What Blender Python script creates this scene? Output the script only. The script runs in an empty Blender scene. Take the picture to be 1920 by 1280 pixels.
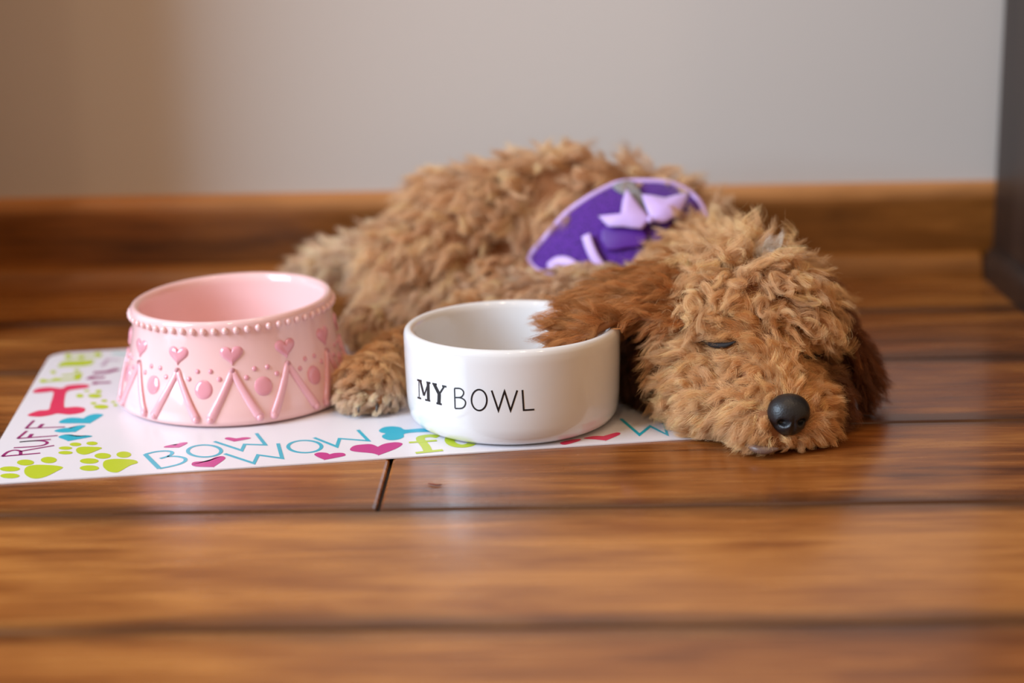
import bpy, bmesh, math, random
import numpy as np
from mathutils import Vector, Matrix
from mathutils.bvhtree import BVHTree

PI = math.pi
random.seed(7)
rng = np.random.default_rng(11)
S = bpy.context.scene
COL = S.collection

# ------------------------------------------------------------------ camera
F_PX, PITCH, ROLL, YAW, CAM_H = 3225.0, math.radians(14.6), 0.022, 0.0235, 0.31
fw = Vector((-math.sin(YAW) * math.cos(PITCH), math.cos(YAW) * math.cos(PITCH), -math.sin(PITCH)))
rt = fw.cross(Vector((0, 0, 1))).normalized()
up = rt.cross(fw).normalized()
cr, sr = math.cos(ROLL), math.sin(ROLL)
# image x axis and y axis (down) in the world, including the small roll of the hand-held camera
IX = rt * cr + (-up) * sr
IY = rt * (-sr) + (-up) * cr
CAM = Vector((0, 0, CAM_H))
cam_d = bpy.data.cameras.new('camera')
cam = bpy.data.objects.new('camera', cam_d)
COL.objects.link(cam)
cam_d.sensor_width = 36.0
cam_d.lens = F_PX / 1920 * 36.0
cam_d.clip_start = 0.02
cam_d.clip_end = 60
R3 = Matrix((IX, -IY, -fw)).transposed()
cam.matrix_world = Matrix.Translation(CAM) @ R3.to_4x4()
cam_d.dof.use_dof = True
cam_d.dof.focus_distance = 0.985
cam_d.dof.aperture_fstop = 3.0
S.camera = cam


def ray(px, py):
    """viewing direction through a point of the photograph"""
    return (fw * F_PX + IX * (px - 960) + IY * (py - 640)).normalized()


def on_z(px, py, z=0.0):
    d = ray(px, py)
    return CAM + d * ((z - CAM_H) / d.z)


def on_y(px, py, y):
    d = ray(px, py)
    return CAM + d * (y / d.y)


# ------------------------------------------------------------------ light and exposure
S.render.engine = 'CYCLES'
S.view_settings.view_transform = 'Standard'
S.view_settings.look = 'None'
S.view_settings.gamma = 1.0
S.view_settings.exposure = 0.15
S.view_settings.use_curve_mapping = False
S.cycles.use_denoising = True
S.cycles.max_bounces = 10
S.cycles.diffuse_bounces = 4
S.cycles.glossy_bounces = 4
S.cycles.transmission_bounces = 8
S.cycles.transparent_max_bounces = 8
S.cycles.sample_clamp_indirect = 6.0

W = bpy.data.worlds.new('room_light')
S.world = W
W.use_nodes = True
W.node_tree.nodes['Background'].inputs[0].default_value = (1.0, 0.68, 0.42, 1)
W.node_tree.nodes['Background'].inputs[1].default_value = 0.48


def area(name, loc, aim, sx, sy, power, color, spread=None):
    d = bpy.data.lights.new(name, 'AREA')
    d.shape = 'RECTANGLE'
    d.size, d.size_y = sx, sy
    d.energy = power
    d.color = color
    if spread:
        d.spread = spread
    o = bpy.data.objects.new(name, d)
    COL.objects.link(o)
    o.location = loc
    o.rotation_euler = (Vector(aim) - Vector(loc)).to_track_quat('-Z', 'Y').to_euler()
    return o


area('window_daylight', (-2.05, -0.05, 1.15), (0, 1.15, 0.1), 1.2, 1.5, 92, (0.62, 0.80, 1.0))
for lx, ly in ((-0.9, 0.1), (-0.15, -0.5), (0.9, 0.2), (0.2, 0.9)):
    d = bpy.data.lights.new('ceiling_lamp', 'AREA')
    d.shape = 'DISK'
    d.size = 0.09
    d.energy = 4.0
    d.color = (1.0, 0.72, 0.45)
    o = bpy.data.objects.new('ceiling_lamp', d)
    COL.objects.link(o)
    o.location = (lx, ly, 2.4)


# ------------------------------------------------------------------ helpers
def lin(c):
    """sRGB 0-255 -> linear"""
    out = []
    for v in c:
        v = v / 255.0
        out.append(v / 12.92 if v <= 0.04045 else ((v + 0.055) / 1.055) ** 2.4)
    return tuple(out) + (1.0,)


def mat(name, col, rough=0.5, spec=0.5, coat=0.0, sub=0.0, sheen=0.0):
    m = bpy.data.materials.new(name)
    m.use_nodes = True
    b = m.node_tree.nodes['Principled BSDF']
    b.inputs['Base Color'].default_value = lin(col)
    b.inputs['Roughness'].default_value = rough
    b.inputs['Specular IOR Level'].default_value = spec
    b.inputs['Coat Weight'].default_value = coat
    b.inputs['Coat Roughness'].default_value = 0.06
    if sub:
        b.inputs['Subsurface Weight'].default_value = sub
        b.inputs['Subsurface Radius'].default_value = (0.01, 0.006, 0.004)
        b.inputs['Subsurface Scale'].default_value = 0.3
    if sheen:
        b.inputs['Sheen Weight'].default_value = sheen
    return m


def N(m, t, **kw):
    n = m.node_tree.nodes.new(t)
    for k, v in kw.items():
        if k.startswith('i_'):
            n.inputs[k[2:].replace('_', ' ')].default_value = v
        else:
            setattr(n, k, v)
    return n


def L(m, a, b):
    m.node_tree.links.new(a, b)


def ramp(m, stops):
    n = m.node_tree.nodes.new('ShaderNodeValToRGB')
    e = n.color_ramp.elements
    while len(e) > 1:
        e.remove(e[-1])
    e[0].position, e[0].color = stops[0][0], stops[0][1]
    for p, c in stops[1:]:
        x = e.new(p)
        x.color = c
    return n


def mesh_obj(name, verts, faces, mats, parent=None, smooth=True, fmat=None):
    me = bpy.data.meshes.new(name)
    me.from_pydata([tuple(v) for v in verts], [], faces)
    for m_ in (mats if isinstance(mats, (list, tuple)) else [mats]):
        me.materials.append(m_)
    if fmat is not None:
        me.polygons.foreach_set('material_index', fmat)
    me.polygons.foreach_set('use_smooth', [smooth] * len(me.polygons))
    me.update()
    o = bpy.data.objects.new(name, me)
    COL.objects.link(o)
    if parent:
        o.parent = parent
    return o


def tag(o, label, cat=None, kind=None, group=None):
    if label:
        o['label'] = label
    if cat:
        o['category'] = cat
    if kind:
        o['kind'] = kind
    if group:
        o['group'] = group
    return o


def solidify(o, t, offset=0.0):
    m = o.modifiers.new('thickness', 'SOLIDIFY')
    m.thickness = t
    m.offset = offset
    return m


def ellipse(cx, cy, rx, ry, n=24, rot=0.0):
    return [(cx + rx * math.cos(a) * math.cos(rot) - ry * math.sin(a) * math.sin(rot),
             cy + rx * math.cos(a) * math.sin(rot) + ry * math.sin(a) * math.cos(rot))
            for a in [2 * PI * i / n for i in range(n)]]


def smooth_poly(p, sub=4):
    """closed Catmull-Rom through the points"""
    n = len(p)
    out = []
    for i in range(n):
        p0, p1, p2, p3 = [np.array(p[(i + k) % n], float) for k in (-1, 0, 1, 2)]
        for s in range(sub):
            t = s / sub
            out.append(tuple(0.5 * ((2 * p1) + (-p0 + p2) * t + (2 * p0 - 5 * p1 + 4 * p2 - p3) * t * t + (-p0 + 3 * p1 - 3 * p2 + p3) * t ** 3)))
    return out


def smooth_line(p, sub=5):
    n = len(p)
    out = []
    q = [np.array(x, float) for x in p]
    q = [2 * q[0] - q[1]] + q + [2 * q[-1] - q[-2]]
    for i in range(1, len(q) - 2):
        p0, p1, p2, p3 = q[i - 1:i + 3]
        for s in range(sub):
            t = s / sub
            out.append(0.5 * ((2 * p1) + (-p0 + p2) * t + (2 * p0 - 5 * p1 + 4 * p2 - p3) * t * t + (-p0 + 3 * p1 - 3 * p2 + p3) * t ** 3))
    out.append(q[-2])
    return out


def stroke2d(pts, w, closed=False):
    """a line of constant width in a plane -> vertices and quads, mitred"""
    p = [np.array(x[:2], float) for x in pts]
    n = len(p)
    V, Fc = [], []
    for i in range(n):
        a = p[(i - 1) % n] if (closed or i > 0) else None
        b = p[(i + 1) % n] if (closed or i < n - 1) else None
        d1 = (p[i] - a) if a is not None else (b - p[i])
        d2 = (b - p[i]) if b is not None else d1
        d1 = d1 / (np.linalg.norm(d1) + 1e-12)
        d2 = d2 / (np.linalg.norm(d2) + 1e-12)
        t = d1 + d2
        t = t / (np.linalg.norm(t) + 1e-12)
        nn = np.array([-t[1], t[0]])
        k = 1.0 / max(0.35, nn @ np.array([-d1[1], d1[0]]))
        V += [p[i] + nn * w / 2 * k, p[i] - nn * w / 2 * k]
    for i in range(n if closed else n - 1):
        j = (i + 1) % n
        Fc.append((2 * i, 2 * j, 2 * j + 1, 2 * i + 1))
    return V, Fc


def tube(path, r, seg=10, cap=True, flat=1.0, nrm=None):
    """round (or flattened) tube along 3-D points -> verts, faces"""
    V, Fc = [], []
    n = len(path)
    path = [Vector(p) for p in path]
    per_pt = isinstance(nrm, list)
    ref = Vector((0.3, 0.2, 1)) if (nrm is None or per_pt) else Vector(nrm)
    for i in range(n):
        t = (path[min(i + 1, n - 1)] - path[max(i - 1, 0)]).normalized()
        if per_pt:
            ref = Vector(nrm[i])
        e1 = t.cross(ref).normalized()
        e2 = e1.cross(t).normalized()
        rr = r[i] if isinstance(r, (list, tuple)) else r
        for k in range(seg):
            a = 2 * PI * k / seg
            V.append(path[i] + e1 * rr * math.cos(a) + e2 * rr * flat * math.sin(a))
    for i in range(n - 1):
        for k in range(seg):
            k2 = (k + 1) % seg
            Fc.append((i * seg + k, i * seg + k2, (i + 1) * seg + k2, (i + 1) * seg + k))
    if cap:
        Fc.append(tuple(range(seg))[::-1])
        Fc.append(tuple((n - 1) * seg + k for k in range(seg)))
    return V, Fc


class MB:
    def __init__(s):
        s.v, s.f, s.m = [], [], []

    def add(s, V, Fc, mi=0):
        o = len(s.v)
        s.v += [tuple(x) for x in V]
        s.f += [tuple(i + o for i in f) for f in Fc]
        s.m += [mi] * len(Fc)
        return s


# ------------------------------------------------------------------ wood
def wood_material(name, dark, mid, light, edge, rough=0.26, coat=0.25, grain=1.0):
    m = mat(name, (120, 70, 35), rough, 0.5, coat)
    b = m.node_tree.nodes['Principled BSDF']
    uv = N(m, 'ShaderNodeUVMap', uv_map='UVMap')
    at = N(m, 'ShaderNodeAttribute', attribute_name='plank')
    sep = N(m, 'ShaderNodeSeparateXYZ')
    L(m, uv.outputs[0], sep.inputs[0])
    # coordinates in metres along the board, shifted per board
    comb = N(m, 'ShaderNodeCombineXYZ')
    mul = N(m, 'ShaderNodeMath', operation='MULTIPLY')
    mul.inputs[1].default_value = 0.15
    L(m, sep.outputs[1], mul.inputs[0])
    L(m, sep.outputs[0], comb.inputs[0])
    L(m, mul.outputs[0], comb.inputs[1])
    off = N(m, 'ShaderNodeMath', operation='MULTIPLY')
    off.inputs[1].default_value = 7.3
    L(m, at.outputs['Fac'], off.inputs[0])
    L(m, off.outputs[0], comb.inputs[2])
    mp = N(m, 'ShaderNodeMapping')
    mp.inputs['Scale'].default_value = (6.5, 60.0, 1.0)
    L(m, comb.outputs[0], mp.inputs[0])
    n1 = N(m, 'ShaderNodeTexNoise', i_Scale=1.6 * grain, i_Detail=7.0, i_Roughness=0.62, i_Distortion=0.5)
    L(m, mp.outputs[0], n1.inputs['Vector'])
    mp2 = N(m, 'ShaderNodeMapping')
    mp2.inputs['Scale'].default_value = (3.5, 13.0, 1.0)
    L(m, comb.outputs[0], mp2.inputs[0])
    n2 = N(m, 'ShaderNodeTexNoise', i_Scale=1.5, i_Detail=3.0, i_Roughness=0.5, i_Distortion=0.8)
    L(m, mp2.outputs[0], n2.inputs['Vector'])
    mx = N(m, 'ShaderNodeMath', operation='MULTIPLY_ADD')
    mx.inputs[1].default_value = 0.55
    L(m, n1.outputs[0], mx.inputs[0])
    mm = N(m, 'ShaderNodeMath', operation='MULTIPLY')
    mm.inputs[1].default_value = 0.45
    L(m, n2.outputs[0], mm.inputs[0])
    L(m, mm.outputs[0], mx.inputs[2])
    # per-board tone
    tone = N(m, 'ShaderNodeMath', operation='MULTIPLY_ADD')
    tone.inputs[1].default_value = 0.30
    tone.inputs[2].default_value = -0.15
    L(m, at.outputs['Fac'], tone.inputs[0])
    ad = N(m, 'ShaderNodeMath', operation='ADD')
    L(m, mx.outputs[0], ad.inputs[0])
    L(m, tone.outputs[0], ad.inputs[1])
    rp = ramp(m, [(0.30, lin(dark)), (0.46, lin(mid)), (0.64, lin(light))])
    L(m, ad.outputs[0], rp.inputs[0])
    # board edge colour (floor stain; painted-in lit strip on baseboard top): |v-0.5| with a ragged border
    s1 = N(m, 'ShaderNodeMath', operation='SUBTRACT')
    s1.inputs[1].default_value = 0.5
    L(m, sep.outputs[1], s1.inputs[0])
    ab = N(m, 'ShaderNodeMath', operation='ABSOLUTE')
    L(m, s1.outputs[0], ab.inputs[0])
    mp3 = N(m, 'ShaderNodeMapping')
    mp3.inputs['Scale'].default_value = (7.0, 14.0, 1.0)
    L(m, comb.outputs[0], mp3.inputs[0])
    n3 = N(m, 'ShaderNodeTexNoise', i_Scale=1.0, i_Detail=4.0)
    L(m, mp3.outputs[0], n3.inputs['Vector'])
    e1 = N(m, 'ShaderNodeMath', operation='MULTIPLY_ADD')
    e1.inputs[1].default_value = 0.20
    L(m, n3.outputs[0], e1.inputs[0])
    L(m, ab.outputs[0], e1.inputs[2])
    rp2 = ramp(m, [(0.46, (0, 0, 0, 1)), (0.585, (1, 1, 1, 1))])
    L(m, e1.outputs[0], rp2.inputs[0])
    mixc = N(m, 'ShaderNodeMixRGB')
    mixc.inputs[2].default_value = lin(edge)
    em = N(m, 'ShaderNodeMath', operation='MULTIPLY')
    em.inputs[1].default_value = 0.8
    L(m, rp2.outputs[0], em.inputs[0])
    L(m, em.outputs[0], mixc.inputs[0])
    L(m, rp.outputs[0], mixc.inputs[1])
    L(m, mixc.outputs[0], b.inputs['Base Color'])
    bp = N(m, 'ShaderNodeBump', i_Strength=0.12, i_Distance=0.002)
    L(m, mx.outputs[0], bp.inputs['Height'])
    L(m, bp.outputs[0], b.inputs['Normal'])
    rr = N(m, 'ShaderNodeMapRange')
    rr.inputs['To Min'].default_value = rough - 0.06
    rr.inputs['To Max'].default_value = rough + 0.10
    L(m, n1.outputs[0], rr.inputs[0])
    L(m, rr.outputs[0], b.inputs['Roughness'])
    return m


M_FLOOR = wood_material('stained_floor_wood', (84, 42, 16), (140, 82, 36), (184, 122, 60), (54, 30, 18), rough=0.24, coat=0.1)
M_BASE = wood_material('stained_skirting_wood', (84, 46, 14), (124, 72, 24), (154, 94, 38), (206, 140, 82), rough=0.3, coat=0.1)  # light edge colour paints a lit strip along the baseboard top
M_GAP = mat('dark_gap', (28, 22, 18), 0.7)

# ------------------------------------------------------------------ floor of real boards
WALL_Y = 1.397
LINES = [-0.30, -0.16, -0.02, 0.12, 0.262, 0.405, 0.550, 0.6955, 0.8455, 0.9850, 1.1270, 1.2640, 1.4040, 1.55]


def boards():
    mb = MB()
    uvs, pl = [], []
    rows = range(len(LINES) - 1)
    k = 0
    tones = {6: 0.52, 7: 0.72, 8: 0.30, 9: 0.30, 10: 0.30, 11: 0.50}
    for r in rows:
        y0, y1 = LINES[r], LINES[r + 1]
        # joints along x
        xs = []
        x = -2.6 + (r * 0.61) % 1.2
        if r == 8:
            xs = [-2.2, -0.0922, 1.9]
        else:
            while x < 2.6:
                if not (-0.62 < x < 0.52):
                    xs.append(x)
                x += 1.1
            if not xs:
                xs = [-1.0, 1.0]
        xs = [-2.6] + [q for q in xs if -2.5 < q < 2.5] + [2.6]
        for a, b_ in zip(xs[:-1], xs[1:]):
            g = 0.0009
            bv = 0.0016
            X0, X1, Y0, Y1 = a + g, b_ - g, y0 + g, y1 - g
            n = 5
            # rounded, slightly hand-scraped cross-section
            prof = [(Y0, -0.012), (Y0, -bv), (Y0 + bv * 0.35, -bv * 0.3), (Y0 + bv * 1.2, 0.0),
                    (Y1 - bv * 1.2, 0.0), (Y1 - bv * 0.35, -bv * 0.3), (Y1, -bv), (Y1, -0.012)]
            xsn = [X0, X0 + bv * 0.4, X0 + bv * 1.2, X1 - bv * 1.2, X1 - bv * 0.4, X1]
            dz = [-bv, -bv * 0.3, 0, 0, -bv * 0.3, -bv]
            base = len(mb.v)
            for xi, xx in enumerate(xsn):
                for (yy, zz) in prof:
                    mb.v.append((xx, yy, min(zz, dz[xi]) if zz > -0.01 else zz))
                    uvs.append((xx, (yy - y0) / (y1 - y0)))
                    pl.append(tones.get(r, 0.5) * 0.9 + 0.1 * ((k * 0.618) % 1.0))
            np_ = len(prof)
            for i in range(len(xsn) - 1):
                for j in range(np_ - 1):
                    mb.f.append((base + i * np_ + j, base + (i + 1) * np_ + j, base + (i + 1) * np_ + j + 1, base + i * np_ + j + 1))
                    mb.m.append(0)
            mb.f.append(tuple(base + j for j in range(np_)))
            mb.f.append(tuple(base + (len(xsn) - 1) * np_ + j for j in range(np_))[::-1])
            mb.m += [0, 0]
            k += 1
    # subfloor seen dark in the gaps
    b0 = len(mb.v)
    for p in ((-2.7, -0.5, -0.004), (2.7, -0.5, -0.004), (2.7, 1.9, -0.004), (-2.7, 1.9, -0.004)):
        mb.v.append(p)
        uvs.append((0, 0))
        pl.append(0)
    mb.f.append((b0, b0 + 1, b0 + 2, b0 + 3))
    mb.m.append(1)
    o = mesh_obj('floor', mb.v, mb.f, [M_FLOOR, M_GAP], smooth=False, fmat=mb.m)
    me = o.data
    uvl = me.uv_layers.new(name='UVMap')
    idx = np.zeros(len(me.loops), int)
    me.loops.foreach_get('vertex_index', idx)
    uvl.data.foreach_set('uv', np.array(uvs, float)[idx].ravel())
    a = me.attributes.new('plank', 'FLOAT', 'POINT')
    a.data.foreach_set('value', pl)
    tag(o, 'glossy brown hand-scraped wooden plank floor', kind='structure')


boards()

# ------------------------------------------------------------------ wall and skirting
M_WALL = mat('wall_paint', (206, 197, 189), 0.6, 0.3)
nz = N(M_WALL, 'ShaderNodeTexNoise', i_Scale=220.0, i_Detail=3.0)
bp = N(M_WALL, 'ShaderNodeBump', i_Strength=0.05, i_Distance=0.001)
L(M_WALL, nz.outputs[0], bp.inputs['Height'])
L(M_WALL, bp.outputs[0], M_WALL.node_tree.nodes['Principled BSDF'].inputs['Normal'])


def box(name, x0, x1, y0, y1, z0, z1, m, parent=None, bevel=0.0):
    V = [(x0, y0, z0), (x1, y0, z0), (x1, y1, z0), (x0, y1, z0), (x0, y0, z1), (x1, y0, z1), (x1, y1, z1), (x0, y1, z1)]
    Fc = [(3, 2, 1, 0), (4, 5, 6, 7), (0, 1, 5, 4), (1, 2, 6, 5), (2, 3, 7, 6), (3, 0, 4, 7)]
    o = mesh_obj(name, V, Fc, m, parent, smooth=False)
    if bevel:
        b = o.modifiers.new('bevel', 'BEVEL')
        b.width = bevel
        b.segments = 3
    return o


tag(box('wall_back', -2.6, 1.6, WALL_Y, WALL_Y + 0.1, -0.01, 2.4, M_WALL), 'pale greige painted wall behind the puppy', kind='structure')


def extrude_profile(name, prof, x0, x1, m, label, tone):
    V, Fc, uvs = [], [], []
    n = len(prof)
    tot = sum(math.dist(prof[i], prof[i + 1]) for i in range(n - 1))
    for x in (x0, x1):
        s = 0
        for i, (y, z) in enumerate(prof):
            if i:
                s += math.dist(prof[i], prof[i - 1])
            V.append((x, y, z))
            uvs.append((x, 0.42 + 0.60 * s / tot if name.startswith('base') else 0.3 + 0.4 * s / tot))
    for i in range(n - 1):
        Fc.append((i, n + i, n + i + 1, i + 1))
    Fc.append(tuple(range(n)))
    Fc.append(tuple(range(n, 2 * n))[::-1])
    o = mesh_obj(name, V, Fc, m, smooth=False)
    me = o.data
    uvl = me.uv_layers.new(name='UVMap')
    idx = np.zeros(len(me.loops), int)
    me.loops.foreach_get('vertex_index', idx)
    uvl.data.foreach_set('uv', np.array(uvs, float)[idx].ravel())
    a = me.attributes.new('plank', 'FLOAT', 'POINT')
    a.data.foreach_set('value', [tone] * len(V))
    tag(o, label, kind='structure')
    return o


BY = 1.384
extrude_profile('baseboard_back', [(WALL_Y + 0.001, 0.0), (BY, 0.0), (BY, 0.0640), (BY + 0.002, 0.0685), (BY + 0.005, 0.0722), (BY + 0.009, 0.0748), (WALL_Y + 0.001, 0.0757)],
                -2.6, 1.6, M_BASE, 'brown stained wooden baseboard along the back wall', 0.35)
qr = [(BY, 0.0)] + [(BY - 0.0155 * math.cos(a), 0.0195 * math.sin(a)) for a in [PI / 2 * i / 8 for i in range(9)]] + [(BY + 0.001, 0.0195), (BY + 0.001, 0.0)]
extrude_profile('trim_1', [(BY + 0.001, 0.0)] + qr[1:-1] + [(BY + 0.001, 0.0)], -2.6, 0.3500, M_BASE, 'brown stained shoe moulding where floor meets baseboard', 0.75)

# unseen wall and casing added to shade and warm the back wall's left end
M_SHADE_TRIM = mat('shade_trim_wood', (120, 66, 30), 0.4)
tag(box('shade_wall_left', -2.6, -0.50, 1.195, WALL_Y, 0.0, 2.4, M_WALL), 'unseen painted wall block added to shade the back wall', kind='structure')
tag(box('shade_trim', -0.52, -0.468, 1.180, WALL_Y, 0.0, 2.3, M_SHADE_TRIM, bevel=0.003), 'unseen wooden casing added to shade and warm the back wall', kind='structure')

# ------------------------------------------------------------------ cabinet on the right
M_CAB = mat('dark_cabinet_wood', (62, 46, 40), 0.42, 0.4)
cn = N(M_CAB, 'ShaderNodeTexNoise', i_Scale=4.0, i_Detail=6.0)
cmap = N(M_CAB, 'ShaderNodeMapping')
cmap.inputs['Scale'].default_value = (14, 14, 1.2)
ctc = N(M_CAB, 'ShaderNodeTexCoord')
L(M_CAB, ctc.outputs['Object'], cmap.inputs[0])
L(M_CAB, cmap.outputs[0], cn.inputs['Vector'])
crp = ramp(M_CAB, [(0.3, lin((34, 23, 18))), (0.7, lin((54, 39, 32)))])
L(M_CAB, cn.outputs[0], crp.inputs[0])
L(M_CAB, crp.outputs[0], M_CAB.node_tree.nodes['Principled BSDF'].inputs['Base Color'])
cab = bpy.data.objects.new('cabinet', None)
COL.objects.link(cab)
cab.location = (0.63, 1.2, 0)
tag(cab, 'dark brown cabinet at the right edge against the wall', 'cabinet')


def local(o, parent):
    o.parent = parent
    o.matrix_parent_inverse = Matrix.Translation(parent.location).inverted()
    return o


local(box('body', 0.3605, 0.9, 1.02, 1.3835, 0.0, 0.95, M_CAB, bevel=0.002), cab)
pv = []
prof = [(0.3605, 0.0), (0.3510, 0.0), (0.3510, 0.016), (0.352, 0.021), (0.355, 0.0245), (0.3605, 0.026)]
n_ = len(prof)
for y in (1.005, 1.368):
    for (x, z) in prof:
        pv.append((x, y, z))
pf = [(i, (i + 1) % n_, n_ + (i + 1) % n_, n_ + i) for i in range(n_)] + [tuple(range(n_))[::-1], tuple(range(n_, 2 * n_))]
local(mesh_obj('base_moulding', pv, pf, M_CAB, smooth=False), cab)
local(box('worktop', 0.35, 0.91, 1.005, 1.3835, 0.95, 0.975, M_CAB, bevel=0.003), cab)

# ------------------------------------------------------------------ printed mat
MAT_T = 0.0009
MO = Vector((-0.3198, 0.8920, 0.0))       # front-left corner of the mat
MA = math.radians(9.2)
MU = Vector((math.cos(MA), math.sin(MA), 0))
MV = Vector((-math.sin(MA), math.cos(MA), 0))
M_MAT = mat('mat_white', (226, 222, 228), 0.32, 0.5)
PRINT = {'teal': mat('print_teal', (40, 172, 196), 0.35), 'magenta': mat('print_magenta', (190, 52, 132), 0.35),
         'plum': mat('print_plum', (148, 38, 108), 0.35), 'lime': mat('print_lime', (184, 200, 46), 0.35),
         'red': mat('print_red', (216, 52, 92), 0.35), 'pale': mat('print_pale', (190, 160, 182), 0.35),
         'paleteal': mat('print_pale_teal', (160, 205, 205), 0.35)}
PK = list(PRINT)


def to_mat(px, py):
    p = on_z(px, py, MAT_T) - MO
    return (p.dot(MU), p.dot(MV))


def build_mat():
    mb = MB()
    Lx, Ly, r = 0.440, 0.2840, 0.014
    out = []
    for cx, cy, a0 in ((Lx - r, r, -PI / 2), (Lx - r, Ly - r, 0), (r, Ly - r, PI / 2), (r, r, PI)):
        for k in range(9):
            a = a0 + PI / 2 * k / 8
            out.append((cx + r * math.cos(a), cy + r * math.sin(a)))
    out = [(x + 0.036 * y, y) for x, y in out]
    n = len(out)
    V = [(x, y, 0.0001) for x, y in out] + [(x, y, MAT_T) for x, y in out]
    Fc = [tuple(range(n))[::-1], tuple(range(n, 2 * n))] + [(i, (i + 1) % n, n + (i + 1) % n, n + i) for i in range(n)]
    mb.add(V, Fc, 0)
    ZP = MAT_T + 0.00012

    def poly(pts, col, conv):
        pts = [p for i, p in enumerate(pts) if math.dist(p, pts[i - 1]) > 1e-6]
        q = [to_mat(*conv(*p)) for p in pts]
        mb.add([(x, y, ZP) for x, y in q], [tuple(range(len(q)))], 1 + PK.index(col))

    def line(pts, w, col, conv, closed=False, z=0.0):
        q = [to_mat(*conv(*p)) for p in pts]
        V, Fc = stroke2d(q, w, closed)
        mb.add([(x, y, ZP + z) for x, y in V], Fc, 1 + PK.index(col))

    za = lambda x, y: (x / 6.4, 760 + y / 6.4)            # left front
    zb = lambda x, y: (240 + x / 6.4, 770 + y / 6.4)      # BOW WOW
    zc = lambda x, y: (520 + x / 4.8, 770 + y / 4.8)
    zd = lambda x, y: (50 + x / 8.53, 640 + y / 8.53)     # back left
    ze = lambda x, y: (600 + x / 3.2, 540 + y / 3.2)
    zi = lambda x, y: (x, y)
    # BOW
    T = 0.0022
    line(smooth_line([(205, 522), (330, 492), (450, 482), (520, 492), (525, 518), (470, 548), (385, 574)]), T, 'teal', zb)
    line(smooth_line([(470, 548), (580, 547), (672, 565), (690, 595), (640, 630), (540, 660), (378, 694)]), T, 'teal', zb)
    line([(205, 522), (378, 694)], T * 1.25, 'teal', zb, z=0.00004)
    line(ellipse(918, 482, 200, 72, 36), T, 'teal', zb, True)
    line([(1035, 368), (1365, 476), (1400, 402), (1650, 410), (1540, 270)], T, 'teal', zb)
    # WOW
    line([(1160, 515), (1510, 630), (1560, 530), (1850, 570), (1800, 392)], T, 'teal', zb)
    line(ellipse(247, 322, 150, 55, 36), T, 'teal', zc, True)
    line([(330, 242), (535, 323), (560, 250), (820, 270), (725, 172)], T, 'teal', zc)
    sp = lambda p: smooth_poly(p, 3)
    poly(sp([(430, 432), (500, 412), (570, 412), (570, 412), (620, 388), (690, 378), (715, 385), (690, 405), (612, 442), (612, 442), (560, 442), (450, 442)]), 'magenta', zb)
    poly(sp([(1158, 335), (1200, 318), (1300, 332), (1300, 332), (1400, 318), (1475, 325), (1440, 340), (1275, 370), (1275, 370), (1200, 350)]), 'magenta', zb)
    poly(sp([(762, 640), (800, 612), (960, 605), (960, 605), (1040, 560), (1130, 545), (1168, 562), (1150, 590), (1028, 675), (1028, 675), (850, 672), (780, 660)]), 'magenta', zb)
    poly(sp([(332, 392), (370, 376), (440, 378), (470, 392), (470, 392), (520, 380), (590, 380), (613, 395), (590, 410), (425, 442), (425, 442), (360, 415)]), 'magenta', zc)
    poly(sp([(653, 350), (690, 315), (780, 302), (850, 302), (905, 325), (905, 325), (960, 298), (1050, 284), (1110, 288), (1125, 305), (1060, 345), (912, 400), (912, 400), (850, 382), (700, 368)]), 'magenta', zc)
    poly(sp([(915, 175), (960, 148), (1040, 140), (1110, 150), (1150, 170), (1280, 160), (1560, 150), (1700, 120), (1800, 140), (1780, 165), (1830, 185), (1760, 215), (1640, 190), (1335, 190),
             (1150, 205), (1140, 235), (1090, 258), (1010, 265), (950, 245), (945, 220), (975, 205), (930, 195)]), 'teal', zc)
    # lime serif letters in front of the white bowl
    line(smooth_line([(1450, 234), (1380, 225), (1300, 236), (1290, 262), (1335, 320), (1360, 372)]), 0.0052, 'lime', zc)
    line([(1185, 286), (1435, 268)], 0.0030, 'lime', zc, z=0.00004)
    line([(1245, 380), (1490, 354)], 0.0034, 'lime', zc, z=0.00004)
    e = ellipse(1660, 262, 112, 56, 40)
    line([e[i % 40] for i in range(4, 41)], 0.0056, 'lime', zc)
    line([(1560, 262), (1765, 252)], 0.0034, 'lime', zc, z=0.00004)
    poly(sp([(1580, 902), (1640, 888), (1700, 888), (1700, 888), (1780, 866), (1800, 878), (1715, 915), (1715, 915), (1650, 908)]), 'red', ze)
    poly(sp([(1440, 928), (1500, 912), (1560, 905), (1555, 917), (1470, 940)]), 'red', ze)
    line([(1164, 785), (1199, 815), (1219, 799), (1251, 815), (1243, 788)], T, 'teal', zi)
    # RUFF, running up the left side
    K = 0.0019
    line([(25, 612), (482, 572)], K, 'plum', za)
    line(smooth_line([(25, 612), (90, 560), (170, 537), (235, 545), (248, 565), (245, 592)]), K, 'plum', za)
    line([(240, 552), (650, 480)], K, 'plum', za)
    line(smooth_line([(165, 508), (400, 494), (520, 476), (566, 450), (535, 430), (430, 424), (235, 438)]), K, 'plum', za)
    line([(235, 438), (610, 408)], K, 'plum', za)
    line([(210, 397), (692, 362)], K, 'plum', za)
    line([(210, 397), (322, 306)], K, 'plum', za)
    line([(350, 382), (385, 342)], K * 1.3, 'plum', za)
    line([(310, 275), (780, 258)], K, 'plum', za)
    line([(310, 275), (407, 180)], K, 'plum', za)
    line([(465, 267), (515, 222)], K * 1.3, 'plum', za)
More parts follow.
